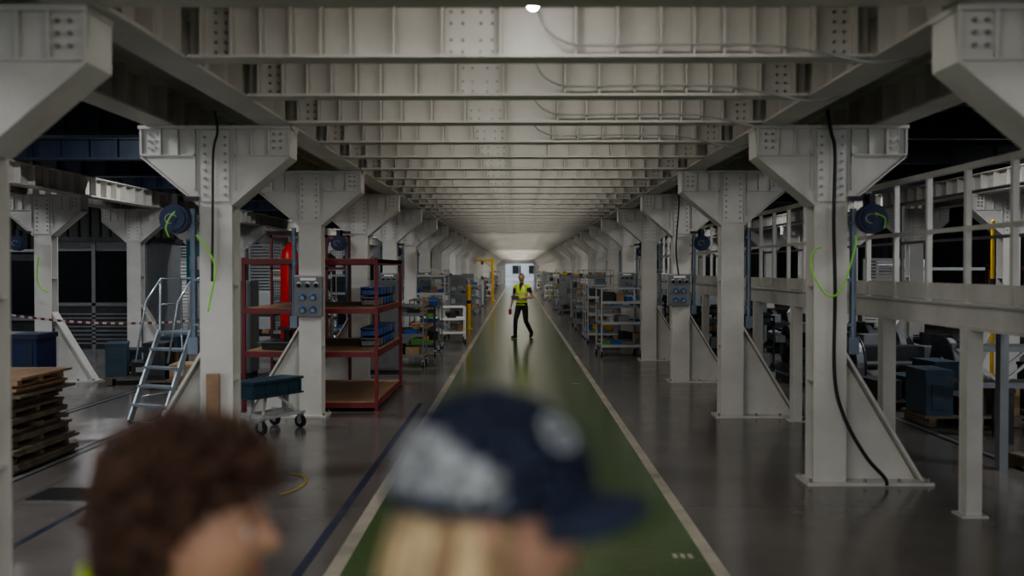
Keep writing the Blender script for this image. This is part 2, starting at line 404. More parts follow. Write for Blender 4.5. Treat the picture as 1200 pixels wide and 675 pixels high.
curve_obj('green_air_hose',[Q(44,300,16.9),Q(42,325,16.9),Q(47,338,16.9),Q(55,342,16.9)],.012,'neon')
curve_obj('black_power_cable',[Q(968,130,8.9),Q(972,155,8.95),Q(977,180,8.95),Q(976,260,8.95),Q(978,340,8.95),Q(978,440,8.95),Q(990,490,8.93),Q(1015,535,8.9),Q(1037,560,8.9),(3.22,8.9,.02)],.016,'black')
curve_obj('black_power_cable',[Q(252,130,8.9),Q(255,155,8.95),Q(250,180,8.95),Q(249,260,8.95),Q(248,330,8.95)],.011,'black')
curve_obj('black_power_cable',[Q(785,200,17.1),Q(795,230,17.1),Q(792,290,17.1),Q(795,322,17.1)],.013,'black')
for (x,dx) in ((XL,-.19),(XR,.19)):
    for kk in range(0,7):
        y=D0+S*kk
        b=MB(); b.cyl((0,0,1.25),(0,0,2.44),.03,'galv',10); b.box(-.045,.045,-.045,.045,1.15,1.3,'galv')
        for z in (1.4,1.8,2.3): b.box(min(0,-dx*.3),max(0,-dx*.3),-.035,.035,z,z+.02,'galv')
        b.obj('vertical_conduit',(x+dx*1.15,y-.06,0))
def jbox(loc):
    b=MB(); b.box(-.175,.175,-.12,0,-.25,.25,'grey'); b.box(-.19,.19,-.03,0,-.27,.27,'lgrey')
    for r_ in range(3):
        for c in (-1,0,1) if r_==0 else (-.6,.6):
            b.cyl((c*.11,-.12,.16-r_*.16),(c*.11,-.16,.14-r_*.16),.04 if r_ else .03,'blue' if r_ else 'lgrey',12)
            b.cyl((c*.11,-.155,.142-r_*.16),(c*.11,-.165,.138-r_*.16),.028,'lgrey' if r_ else 'dark',12)
    b.box(-.1,.1,-.12,-.125,.2,.235,'white')
    return b.obj('power_socket_box',loc,bevel=.006)
for kk in (2,4,6,8): jbox((XL+.0,D0+S*kk-.135,1.56))
for kk in (3,5,7): jbox((XR-.05,D0+S*kk-.135,1.56))
for i in range(0,4):
    y=YX+S/3*i-.13
    curve_obj('ceiling_cable',[(.12,y,3.46),(.16,y-.05,3.34),(.26,y-.03,3.26),(.42,y,3.235),(.9,y,3.24),(1.5,y,3.235),(1.85,y,3.18),(2.1,y-.1,3.11),(2.35,y-.05,3.15)],.008,'lgrey',6)
b=MB(); b.box(-.055,.055,-.025,.025,0,.96,'wood'); b.obj('wooden_plank',(-2.66,8.93,0.028))

# ------------------------------------------------------------------ racks, carts
def caster(b,x,y,r=.06,k='black'):
    b.cyl((x-.018,y,r),(x+.018,y,r),r,k,14); b.cyl((x-.02,y,r),(x+.02,y,r),r*.45,'lgrey',10)
    b.box(x-.028,x-.022,y-.03,y+.03,r*.8,r*2+.03,'alu'); b.box(x+.022,x+.028,y-.03,y+.03,r*.8,r*2+.03,'alu'); b.box(x-.03,x+.03,y-.03,y+.03,r*2+.01,r*2+.03,'alu')
def rack(name,x0,x1,y0,y1,h,levels,frame='red',shelf='wood',mid=None):
    b=MB(); t=.045
    xs=[x0,x1-t]+([mid] if mid else [])
    for x in xs:
        for y in (y0,y1-t): b.box(x,x+t,y,y+t,0,h,frame); b.box(x-.02,x+t+.02,y-.02,y+t+.02,0,.01,frame)
        b.box(x,x+t,y0+t,y1-t,h-.07,h-.02,frame)
    for z in levels:
        b.box(x0,x1,y0-.005,y0+.03,z-.07,z,frame); b.box(x0,x1,y1-.03,y1+.005,z-.07,z,frame)
        b.box(x0,x0+.03,y0,y1,z-.07,z,frame); b.box(x1-.03,x1,y0,y1,z-.07,z,frame)
        b.box(x0+.03,x1-.03,y0+.03,y1-.03,z-.02,z+.005,shelf)
    return b.obj(name)
rack('red_storage_rack',-3.68,-1.86,13.65,16.5,2.06,[.12,.80,1.38,2.04],mid=-2.72)
def bin_(b,x,y,z,w,d,h,k):
    t=.012
    b.box(x,x+w,y,y+d,z,z+t,k); b.box(x,x+t,y,y+d,z,z+h,k); b.box(x+w-t,x+w,y,y+d,z,z+h,k); b.box(x,x+w,y+d-t,y+d,z,z+h,k)
    b.box(x,x+w,y,y+t,z,z+h*.65,k); b.box(x-.008,x+w+.008,y,y+d,z+h-.02,z+h,k)
b=MB()
for z in (.81,1.39):
    y=14.5
    for i in range(5):
        for j in range(2):
            bin_(b,-2.22,y,z+j*.14,.28,.3,.12,'blue' if (i+j)%4 else 'grey')
        y+=.36
b.obj('stack_of_blue_parts_bins')
b=MB(); b.box(-3.5,-3.0,14,14.6,.81,.9,'dark'); b.cyl((-3.2,14.3,.9),(-3.2,14.3,1.05),.06,'dark'); b.box(-3.55,-2.95,13.95,14.65,.895,.91,'grey'); b.obj('metal_parts_tray')
b=MB()
for x in (-4.25,-3.3,-2.9): b.box(x,x+.04,17.6,17.64,0,2.5,'red')
for z in (1.2,1.9,2.45): b.box(-4.25,-2.86,17.6,17.64,z,z+.04,'red')
for i in range(34): b.box(-4.25+i*.04,-4.246+i*.04,17.62,17.625,0.2,2.45,'dark')
for i in range(50): b.box(-4.25,-2.9,17.62,17.625,.2+i*.045,.204+i*.045,'dark')
b.obj('mesh_partition_frame')
b=MB(); b.tube([(0,0,.0),(0,0,2.05),(0,0,2.2),(0,0,2.3),(0,0,2.36)],.13,'bred',18,radii=[.15,.15,.13,.06,.03]); b.cyl((0,0,2.36),(0,0,2.46),.025,'grey'); b.box(-.18,.18,-.18,.18,0,.05,'dark'); b.box(-.16,.16,-.155,-.14,.9,.95,'dark')
b.obj('red_gas_cylinder',(-3.78,17.0,0))
# step ladder
b=MB(); w=.26
for s in (-1,1):
    b.tube([(-.38,s*w,0),(.12,s*w,1.1),(.14,s*w,1.78),(.50,s*w,1.78),(.52,s*w,1.1)],.016,'alu',8)
    b.tube([(.60,s*w,0),(.52,s*w,1.1)],.018,'alu',8); b.obox((-.4,s*w,.03),(.12,s*w,1.12),.03,.07,'alu'); b.tube([(.13,s*w,1.45),(.51,s*w,1.45)],.012,'alu',8)
    b.tube([(-.25,s*w,.3),(.57,s*w,.3)],.014,'alu',8); b.tube([(-.3,s*w,.75),(-.12,s*w,1.5),(.14,s*w,1.78)],.013,'alu',8); b.ball((-.39,s*w,.02),.035,.03,.02,'black',10,6); b.ball((.6,s*w,.02),.035,.03,.02,'black',10,6)
b.box(.1,.54,-w,w,1.08,1.11,'alu')
for i in range(4): t=(i+1)/5; b.box(-.4+.52*t-.09,-.4+.52*t+.09,-w,w,1.12*t-.02,1.12*t+.01,'alu')
b.tube([(.52,-w,1.78),(.52,w,1.78)],.016,'alu'); b.tube([(.6,-w,.3),(.6,w,.3)],.014,'alu'); b.tube([(-.4,-w,.02),(-.4,w,.02)],.014,'alu')
b.obj('mobile_step_ladder',(-4.40,12.9,0),math.radians(66))
# trolley with teal beam
b=MB()
b.box(-.42,.42,-.14,.14,.42,.60,'tealb'); b.box(-.44,.44,-.17,.17,.58,.61,'tealb'); b.box(-.44,.44,-.17,.17,.41,.43,'tealb')
for x in (-.4,-.2,0,.2,.4): b.box(x-.01,x+.01,-.16,.16,.43,.58,'tealb')
for s in (-1,1):
    b.obox((s*.3,-.2,.2),(s*.3,.2,.2),.05,.05,'lgrey'); b.obox((s*.3,0,.2),(s*.3,0,.41),.06,.06,'lgrey')
    b.obox((s*.3,-.18,.2),(s*.1,-.05,.41),.03,.03,'lgrey')
    for y in (-.2,.2): caster(b,s*.34,y,.075)
b.box(-.36,.36,-.03,.03,.17,.22,'lgrey'); b.box(-.40,.40,-.23,-.19,.17,.2,'lgrey'); b.box(-.40,.40,.19,.23,.17,.2,'lgrey')
b.obj('beam_transport_trolley',(-2.95,12.1,0),math.radians(62))
# plank stacks at left
rr=random.Random(5)
b=MB()
def stack(b,cx,cy,w,l,z,n,th,k):
    for i in range(n):
        dx=rr.uniform(-.09,.09); dy=rr.uniform(-.08,.08)
        for j in range(4):
            x0=cx-w/2+j*w/4+dx; b.box(x0+.004,x0+w/4-.004,cy-l/2+dy,cy+l/2+dy,z,z+th,k)
        z+=th+.004
        if i%3==2:
            for yy in (-l/2+.1,0,l/2-.1): b.box(cx-w/2,cx+w/2,cy+yy-.04,cy+yy+.04,z,z+.045,k)
            z+=.049
    return z
z=stack(b,-5.05,10.0,.78,1.3,0.007,9,.026,'plank'); z=stack(b,-5.1,10.05,.76,1.2,z,7,.024,'plank'); z=stack(b,-5.05,10.1,.68,1.1,z,4,.024,'wood')
b.obj('stack_of_wooden_planks')
b=MB(); b.box(-.4,.4,-.3,.3,.12,1.0,'dblue'); b.box(-.42,.42,-.32,.32,.95,1.02,'navy')
for x in (-.35,0,.28): b.box(x,x+.07,-.32,-.3,.15,.9,'navy')
for x in (-.3,.3):
    for y in (-.22,.22): caster(b,x,y,.05)
b.obj('blue_waste_container',(-6.95,14.2,0))
# machine booth left
b=MB(); b.box(-1.2,1.2,-1.0,1.0,0,2.55,'grey'); b.box(-1.25,1.25,-1.05,1.05,2.5,2.6,'dark')
for i in range(2): b.box(-1.1+i*1.12,-.05+i*1.12,-1.02,-1.0,1.2,2.3,'glassd'); b.box(-1.1+i*1.12,-.05+i*1.12,-1.02,-1.0,.2,1.1,'dark')
for i in range(3): b.box(-1.18+i*1.13,-1.10+i*1.13,-1.03,-1.0,0,2.5,'grey')
b.box(1.0,1.2,-1.04,-1.0,1.1,1.6,'grey'); b.box(-1.2,1.2,-1.03,-1.0,1.12,1.18,'grey')
for i in range(8): b.box(-1.0,.8,-1.03,-1.02,.3+i*.09,.33+i*.09,'grey')
b.obj('machine_enclosure_booth',(-9.1,23.0,0))
b=MB(); b.box(-1.6,1.6,-.9,.9,0,2.3,'dark'); b.box(-1.5,-.1,-.92,-.9,.9,2.1,'glassd'); b.box(.1,1.5,-.92,-.9,.9,2.1,'glassd'); b.box(-1.6,1.6,-.93,-.9,.75,.82,'grey'); b.box(-1.62,1.62,-.95,.95,2.3,2.36,'grey')
b.obj('machine_enclosure_booth',(-12.1,24,0))
def louvre(w,h,k='lgrey'):
    b=MB(); b.box(-w/2,-w/2+.05,-.04,.04,0,h,k); b.box(w/2-.05,w/2,-.04,.04,0,h,k); b.box(-w/2,w/2,-.04,.04,h-.05,h,k); b.box(-w/2,w/2,-.04,.04,.0,.05,k)
    z=.08
    while z<h-.08:
        b.add([(-w/2+.05,-.035,z),(w/2-.05,-.035,z),(w/2-.05,.03,z+.06),(-w/2+.05,.03,z+.06),(-w/2+.05,-.035,z+.006),(w/2-.05,-.035,z+.006),(w/2-.05,.03,z+.066),(-w/2+.05,.03,z+.066)],
              [(0,3,2,1),(4,5,6,7),(0,1,5,4),(1,2,6,5),(2,3,7,6),(3,0,4,7)],k); z+=.085
    return b.mesh('louvred_screen_panel')
lv=louvre(.95,2.6)
for (x,y,r_) in ((-9.9,28,0),(-9.5,30.2,0),(-8.2,27.5,0),(-7.0,28.5,0),(-10.8,31,0)): place(lv,'louvred_screen_panel',(x,y,0),r_)
lw=louvre(1.4,2.2,'white')
for (x,y) in ((-9.2,26.6),(9.8,27),(11.2,30)): place(lw,'louvred_screen_panel',(x,y,0))
b=MB(); b.box(-.28,.28,-.02,.02,1.6,2.55,'teal'); b.box(-.3,.3,-.03,.03,2.55,2.6,'alu'); b.box(-.3,.3,-.03,.03,1.57,1.6,'alu'); b.box(-.02,.02,0,.03,0,1.6,'alu'); b.box(-.3,.3,-.2,.2,0,.03,'alu'); b.box(-.2,.2,-.025,-.02,1.9,2.2,'white')
b.obj('banner_stand',(-7.25,23.3,0))
b=MB()
n=60
for i in range(n):
    t=i/n; t2=(i+1)/n
    x=-8.3+2.35*t*1.6; x2=-8.3+2.35*t2*1.6; za=1.30-.25*(1-(2*t-1)**2)*.6-.15*t; zb=1.30-.25*(1-(2*t2-1)**2)*.6-.15*t2
    b.add([(x,15.5,za),(x2,15.5,zb),(x2,15.5,zb+.035),(x,15.5,za+.035)],[(0,1,2,3)],'red' if i%2 else 'lgrey')
for xx in (-8.3,-4.54): b.cyl((xx,15.52,0.007),(xx,15.52,1.4),.018,'dark'); b.cyl((xx,15.52,0.007),(xx,15.52,.04),.15,'black')
b.obj('red_white_barrier_tape')

def cart(name,w,d,h,levels,k,sh='lgrey',seed=0,fill=True):
    rr=random.Random(seed); b=MB()
    for x in (-w/2,w/2-.03):
        for y in (-d/2,d/2-.03): b.box(x,x+.03,y,y+.03,.14,h,k); caster(b,x+.015,y+.015,.055)
    for z in levels: b.box(-w/2,w/2,-d/2,d/2,z,z+.03,sh); b.box(-w/2,w/2,-d/2-.005,-d/2+.01,z,z+.06,k); b.box(-w/2,w/2,d/2-.01,d/2+.005,z,z+.06,k)
    for y in (-d/2,d/2-.03): b.box(-w/2,w/2,y,y+.03,h-.03,h,k)
    for x in (-w/2,w/2-.03): b.box(x,x+.03,-d/2,d/2,h-.03,h,k)
    if fill:
        for z in levels:
            x=-w/2+.06
            while x<w/2-.25:
                ww=rr.uniform(.12,.28); hh=rr.uniform(.08,.24); kk=rr.choice(['blue','card','grey','card','dark','lgrey','green','lgrey','dark','yellow'])
                if rr.random()<.7:
                    if rr.random()<.6: b.box(x,x+ww,-d/2+.05,-d/2+.05+rr.uniform(.2,d-.1),z+.03,z+.03+hh,kk)
                    else: b.cyl((x+ww/2,-.02,z+.03),(x+ww/2,-.02,z+.03+hh),ww/2.3,kk,14)
                x+=ww+.04
    return b.mesh(name)
wc=cart('parts_trolley',1.25,.8,.95,[.25,.6],'white','white',3)
place(wc,'parts_trolley',(-1.98,26.6,0),.1)
c1=cart('parts_trolley',.9,.7,1.5,[.2,.7,1.15],'lgrey','grey',4); c2=cart('parts_trolley',.9,.8,1.7,[.2,.7,1.2,1.6],'grey','grey',5)
c3=cart('tool_cart',1.1,.7,1.2,[.2,.6,1.0],'grey','wood',6); c4=cart('tool_cart',.8,.7,1.1,[.2,.55,.95],'dark','dark',8); c5=cart('parts_trolley',1.0,.8,1.9,[.2,.7,1.2,1.7],'lgrey','grey',9)
def cabinet(k,seed=0,h=1.7):
    b=MB(); b.box(-.4,.4,-.3,.3,.08,h,k); b.box(-.38,-.01,-.315,-.3,.12,h-.04,k); b.box(.01,.38,-.315,-.3,.12,h-.04,k); b.box(-.06,-.03,-.33,-.315,.9,1.1,'dark'); b.box(.03,.06,-.33,-.315,.9,1.1,'dark'); b.box(-.38,.38,-.28,.28,0,.08,'dark')
    for i in range(5): b.box(-.3,-.1,-.32,-.315,h-.3+i*.03,h-.29+i*.03,'dark')
    return b.mesh('steel_cabinet')
cb1=cabinet('lgrey',h=1.35); cb2=cabinet('grey'); cb3=cabinet('tealb')
opts=[(c1,'parts_trolley'),(c2,'parts_trolley'),(c3,'tool_cart'),(c4,'tool_cart'),(c5,'parts_trolley'),(cb1,'steel_cabinet'),(cb2,'steel_cabinet'),(wc,'parts_trolley'),(c3,'tool_cart'),(c1,'parts_trolley')]
rr=random.Random(33)
for kk in range(4,26):
    yb=D0+S*kk
    for side in (-1,1):
        nn=2 if kk<16 else 1
        for j in range(nn):
            y=yb+1.15+j*1.7+rr.uniform(-.1,.1)
            if side==-1 and abs(y-26.6)<1.3: continue
            me,nm=rr.choice(opts)
            x = (XL if side<0 else XR)+ (-side)*rr.uniform(-.0,.55)
            place(me,nm,(x,y,0),rr.choice([0,math.pi/2,.1,-.08]))
for (me,nm,x,y,r_) in ((cb2,'steel_cabinet',-2.55,18.8,0),(c3,'tool_cart',-2.35,20.1,0),(c5,'parts_trolley',-4.1,19.5,0),
    (cb2,'steel_cabinet',-5.1,18.3,0),(c4,'tool_cart',-5.3,21,0),(c2,'parts_trolley',-5.2,24,0),(cb1,'steel_cabinet',-6.6,26,0),(c5,'parts_trolley',-5.25,29,0),(c3,'tool_cart',-5.25,26.5,0),(cb3,'steel_cabinet',-5.2,32,0)):
    place(me,nm,(x,y,0.0 if -4.4<x or x<-6.4 else .0),r_)
for i in range(18):
    me,nm=rr.choice(opts); place(me,nm,(-5.25,35+i*3.2,0),rr.uniform(-.05,.05))
    me,nm=rr.choice(opts); place(me,nm,(5.56,31+i*3.6,0),rr.uniform(-.05,.05))
def jib(loc,h=2.9):
    b=MB(); b.cyl((0,0,0),(0,0,h),.08,'yellow',16); b.box(-.2,.2,-.2,.2,0,.03,'yellow'); b.obox((0,0,h-.15),(-1.0,0,h-.15),.08,.12,'yellow'); b.obox((0,0,h-.6),(-.5,0,h-.2),.05,.05,'yellow'); b.box(-.7,-.55,-.06,.06,h-.4,h-.2,'dark'); b.cyl((-.62,0,h-.4),(-.62,0,h-1.1),.01,'dark',6)
    b.obj('yellow_jib_crane',loc)
jib((-1.5,62.2,0),2.6)
def post(loc,h=1.4,r=.05,k='yellow'):
    b=MB(); b.cyl((0,0,0),(0,0,h),r,k,12); b.box(-.12,.12,-.12,.12,0,.02,k); b.ball((0,0,h),r,r,r*.9,k); b.cyl((0,0,h*.6),(0,0,h*.68),r*1.03,'black',12)
    b.obj('yellow_safety_post',loc)
post((-1.55,32.8,0),1.35,.07); post((6.9,14.9,0),2.6,.028); post((7.55,14.3,0),2.6,.028)
def bogie():
    b=MB()
    for y in (-1.05,1.05):
        b.cyl((-.8,y,.44),(.8,y,.44),.07,'dark',14)
        for x in (-.715,.715):
            b.cyl((x-.06,y,.44),(x+.06,y,.44),.42,'grey',32); b.cyl((x-.075 if x>0 else x+.055,y,.44),(x-.055 if x>0 else x+.075,y,.44),.45,'dark',32)
            b.cyl((x-.07,y,.44),(x+.07,y,.44),.30,'dark',24); b.cyl((x-.09,y,.44),(x+.09,y,.44),.13,'grey',16)
    for x in (-.98,.98):
        b.box(x-.09,x+.09,-.6,.6,.42,.62,'grey')
        for s in (-1,1):
            b.obox((x,s*.55,.52),(x,s*.95,.68),.18,.16,'grey'); b.obox((x,s*.9,.66),(x,s*1.45,.62),.18,.12,'grey')
            b.box(x-.12,x+.12,s*1.05-.14,s*1.05+.14,.34,.56,'dark')
            for i in range(6): b.cyl((x,s*.72,.6+i*.035),(x,s*.72,.615+i*.035),.09,'black',14)
        for s in (-1,1): b.cyl((x,s*.25,.62),(x,s*.25,.86),.16,'black',18)
    b.box(-1.0,1.0,-.3,.3,.5,.66,'grey'); b.box(-.25,.25,-.2,.2,.66,.85,'grey'); b.box(-.5,.5,.3,.75,.4,.7,'dark'); b.box(-.5,.5,-.75,-.3,.4,.7,'dark')
    return b.mesh('train_bogie')
bg=bogie()
for y in (16.6,20.2,23.7,27.2): place(bg,'train_bogie',(5.80,y,.006))
b=MB(); L=4.2
for y in (-.2,.2):
    b.box(-L/2,L/2,y-.03,y+.03,1.0,1.06,'grey'); b.box(-L/2,L/2,y-.03,y+.03,.6,.66,'grey')
    n=10
    for i in range(n):
        xa=-L/2+i*L/n; xb_=xa+L/n
        b.obox((xa,y,.64 if i%2 else 1.02),(xb_,y,1.02 if i%2 else .64),.03,.03,'lgrey')
for x in (-L/2+.1,0,L/2-.1):
    b.box(x-.03,x+.03,-.2,.2,.6,.66,'lgrey'); b.box(x-.03,x+.03,-.2,.2,1.0,1.06,'lgrey')
for x in (-1.6,1.6):
    for y in (-.25,.25): b.box(x-.03,x+.03,y-.03,y+.03,0,.6,'dark')
    b.box(x-.04,x+.04,-.3,.3,.55,.6,'dark')
b.obj('steel_truss_on_trestles',(7.0,11.2,0),math.radians(-8))
b=MB()
for i in range(5): b.box(-.5+i*.21,-.36+i*.21,-.4,.4,.11,.13,'plank')
for i in range(3): b.box(-.5,.48,-.4+i*.36,-.32+i*.36,0,.11,'plank')
for j in range(5):
    pts=[(.20*math.cos(a)*(1-.03*j)-.15,.20*math.sin(a)*(1-.03*j),.15+.030*j) for a in np.linspace(0,2*math.pi,25)]; b.tube(pts,.015,'black' if j%2 else 'yellow',6)
b.box(.15,.45,-.3,.1,.13,.36,'grey'); b.box(.1,.4,.12,.36,.13,.5,'dark')
b.obj('pallet_of_coiled_hoses',(5.3,9.6,0.007),.2)
for i,(x0,y0) in enumerate(((9.3,15.5),(9.3,19.4),(9.3,24))):
    rack('red_storage_rack' if i==1 else 'grey_storage_rack',x0,x0+2.2,y0,y0+1,2.0,[.15,.8,1.4,1.95],frame='lgrey' if i!=1 else 'red',shelf='grey')
def crate_stack(seed):
    rr=random.Random(seed); b=MB(); x=-.6
    b.box(-.6,.6,-.4,.4,.10,.13,'plank')
    for q in (-.55,-.04,.47): b.box(q,q+.09,-.4,.4,0,.10,'plank')
    for i in range(3):
        w=.36; h=rr.uniform(.2,.6); k=rr.choice(['dark','grey','card','tealb','dark'])
        b.box(x+.03,x+w,-.35,.3,.13,.13+h,k); b.box(x+.02,x+w+.01,-.36,.31,.10+h,.14+h,k); b.box(x+.1,x+w-.08,-.365,-.35,.2,.13+h*.7,'lgrey' if i==1 else k); x+=.4
    return b.mesh('pallet_of_crates')
cs=[crate_stack(i) for i in range(3)]
for i,(x,y) in enumerate(((5.5,12.7),(5.4,14.2),(7.0,12.9),(-6.3,17.2),(-6.9,19.4),(-5.4,16.6))): place(cs[i%3],'pallet_of_crates',(x,y,0.007),(i%4)*.1)
for i in range(9):
    me,nm=rr.choice([opts[0],opts[3]]); place(me,nm,(4.08,18.02+i*4.1,0),math.pi/2)
b=MB(); b.tube([(.16*math.cos(a),0,.42+.16*math.sin(a)) for a in np.linspace(0,2*math.pi,25)],.022,'bred',8); b.cyl((0,-.04,.42),(0,.04,.42),.05,'bred',12); b.box(-.2,.2,-.12,.12,0,.05,'dark'); b.box(-.025,.025,-.02,.02,.05,.42,'dark')
for a in range(0,360,60): b.obox((0,0,.42),(.15*math.cos(math.radians(a)),0,.42+.15*math.sin(math.radians(a))),.012,.012,'bred',up=(0,1,0))
b.obj('red_hose_reel_stand',(3.2,18.4,0))

# ------------------------------------------------------------------ PEOPLE
def loft_closed(rings, seg=16):
    vs=[];fs=[];n=len(rings)
    for c,a,b_ in rings:
        for j in range(seg):
            t=2*math.pi*j/seg; vs.append(c+a*math.cos(t)+b_*math.sin(t))
    for i in range(n-1):
        for j in range(seg): fs.append((i*seg+j,i*seg+(j+1)%seg,(i+1)*seg+(j+1)%seg,(i+1)*seg+j))
    fs.append(tuple(range(seg-1,-1,-1))); fs.append(tuple((n-1)*seg+j for j in range(seg)))
    return vs,fs
class Body:
    def __init__(s): s.v=[];s.f=[];s.segs=[]
    def limb(s, pts, rad, label, side=Vector((1,0,0))):
        pts=[Vector(p) for p in pts]; rad=[(r,r) if not isinstance(r,tuple) else r for r in rad]
        d0=(pts[1]-pts[0]).normalized(); d1=(pts[-1]-pts[-2]).normalized()
        P2=[pts[0]-d0*min(rad[0])*.7, pts[0]-d0*min(rad[0])*.45]+pts+[pts[-1]+d1*min(rad[-1])*.45, pts[-1]+d1*min(rad[-1])*.7]
        R2=[tuple(x*.4 for x in rad[0]),tuple(x*.8 for x in rad[0])]+rad+[tuple(x*.8 for x in rad[-1]),tuple(x*.4 for x in rad[-1])]
        rings=[];n=len(P2)
        for i,p in enumerate(P2):
            d=(P2[min(i+1,n-1)]-P2[max(i-1,0)]).normalized()
            sd=Vector(side); a=(sd-d*sd.dot(d))
            if a.length<.05: a=Vector((0,1,0))-d*d.y
            a.normalize(); b_=d.cross(a)
            rings.append((p,a*R2[i][0],b_*R2[i][1]))
        v,f=loft_closed(rings); o=len(s.v); s.v+=[tuple(x) for x in v]; s.f+=[tuple(i+o for i in q) for q in f]
        for i in range(len(pts)-1): s.segs.append((pts[i],pts[i+1],sum(rad[i])/2,sum(rad[i+1])/2,label))
    def hand(s, w, d, n, thumb, curl=25, label='skin', L=1.0):
        d=Vector(d).normalized(); n=Vector(n); n=(n-d*n.dot(d)).normalized(); t=d.cross(n).normalized()
        if t.dot(Vector(thumb))<0: t=-t
        w=Vector(w)
        s.limb([w-d*.02*L,w+d*.03*L,w+d*.085*L],[(.026*L,.020*L),(.036*L,.016*L),(.042*L,.013*L)],label,side=t)
        for i,(off,ln) in enumerate(((.036,.072),(.012,.082),(-.012,.076),(-.035,.060))):
            p=w+d*.082*L+t*off*L-d*(.008 if i==3 else 0); pts=[p]; a=math.radians(curl*.7)
            for q,fr in enumerate((.46,.30,.24)):
                p=p+(d*math.cos(a)+n*math.sin(a)+t*(off*.9))*ln*fr*L; pts.append(p); a+=math.radians(curl)
            s.limb(pts,[.0092*L,.0088*L,.0082*L,.007*L],label,side=t)
        p=w+d*.022*L+t*.026*L
        s.limb([p,p+(t*.7+d*.6+n*.3)*.038*L,p+(t*.8+d*1.35+n*.75)*.05*L,p+(t*.75+d*1.9+n*1.25)*.055*L],[.014*L,.0115*L,.010*L,.008*L],label,side=n)
    def build(s,name,labmat,parent,special=None,voxel=.0065):
        me=bpy.data.meshes.new(name); me.from_pydata(s.v,[],s.f)
        bm=bmesh.new(); bm.from_mesh(me); bmesh.ops.recalc_face_normals(bm,faces=bm.faces); bm.to_mesh(me); bm.free()
        o=bpy.data.objects.new(name,me); COL.objects.link(o)
        r=o.modifiers.new('r','REMESH'); r.mode='VOXEL'; r.voxel_size=voxel; r.use_smooth_shade=True
        sm=o.modifiers.new('s','SMOOTH'); sm.factor=.5; sm.iterations=4
        dg=bpy.context.evaluated_depsgraph_get(); dg.update(); nm=bpy.data.meshes.new_from_object(o.evaluated_get(dg))
        o.modifiers.clear(); o.data=nm; bpy.data.meshes.remove(me)
        n=len(nm.polygons); c=np.empty(n*3); nm.polygons.foreach_get('center',c); c=c.reshape(-1,3)
        best=np.full(n,1e9); lab=np.zeros(n,int); keys=sorted(set(labmat.values())); 
        nm.materials.clear()
        for kx in keys: nm.materials.append(M[kx])
        for (p,q,ra,rb,l) in s.segs:
            p_=np.array(p);q_=np.array(q);pq=q_-p_;t=np.clip(((c-p_)@pq)/max(pq@pq,1e-9),0,1)
            dist=np.linalg.norm(c-(p_+t[:,None]*pq),axis=1)-(ra+(rb-ra)*t)
            m_=dist<best; best[m_]=dist[m_]; lab[m_]=keys.index(labmat[l])
        if special: lab=special(c,lab,keys)
        nm.polygons.foreach_set('material_index',lab.astype(np.int32)); nm.polygons.foreach_set('use_smooth',np.ones(n,bool))
        nm.update(); o.parent=parent
        return o
def head_pt(x,y,z,off=0.0):
    sx=.076; sy=.098; sz=.118
    yy=math.copysign(abs(y)**.88,y)
    px=sx*x; py=sy*yy; pz=sz*z
    if z<0:
        t=-z
        px*=1-.30*t*t; 
        if y<0: py*=1-.42*t
        else: py*=1-.10*t
    if z>0: py+= -.006*z
    if y>.1:
        w=min(1,(y-.1)/.3)
        e=math.exp
        py+=w*(.026*e(-(px/.0105)**2)*e(-((pz+.022)/.013)**2)+.013*e(-(px/.009)**2)*e(-((pz+.002)/.02)**2)
            -.011*e(-((abs(px)-.031)/.015)**2-((pz-.004)/.012)**2)
            +.005*e(-((pz-.026)/.010)**2)*e(-(px/.05)**2)
            +.007*e(-(px/.022)**2)*(e(-((pz+.050)/.0055)**2)+e(-((pz+.061)/.0065)**2))
            -.003*e(-(px/.02)**2)*e(-((pz+.0555)/.003)**2)
            +.010*e(-(px/.026)**2-((pz+.098)/.020)**2)
            +.005*e(-((abs(px)-.045)/.018)**2-((pz+.025)/.02)**2))
    v=Vector((px,py,pz))
    if off: v+=Vector((x/sx,y/sy,z/sz)).normalized()*off
    return v
HL={'n':([-1,-.3,.0,.18,.4,1],[-.78,-.55,-.20,.15,.52,.66]),
    'curly':([-1,-.55,-.25,.0,.2,.5,1],[-.85,-.65,-.25,.05,.18,.45,.50])}
def hairline(y,st='n'):
    xs,zs=HL.get(st,HL['n']); return float(np.interp(y,xs,zs))
def sph(nu,nv,fn):
    vs=[];fs=[]
    for i in range(nv+1):
        for j in range(nu):
            th=math.pi*i/nv; ph=2*math.pi*j/nu
            vs.append(fn(math.sin(th)*math.cos(ph),math.sin(th)*math.sin(ph),math.cos(th)))
    for i in range(nv):
        for j in range(nu): fs.append((i*nu+j,(i+1)*nu+j,(i+1)*nu+(j+1)%nu,i*nu+(j+1)%nu))
    return vs,fs
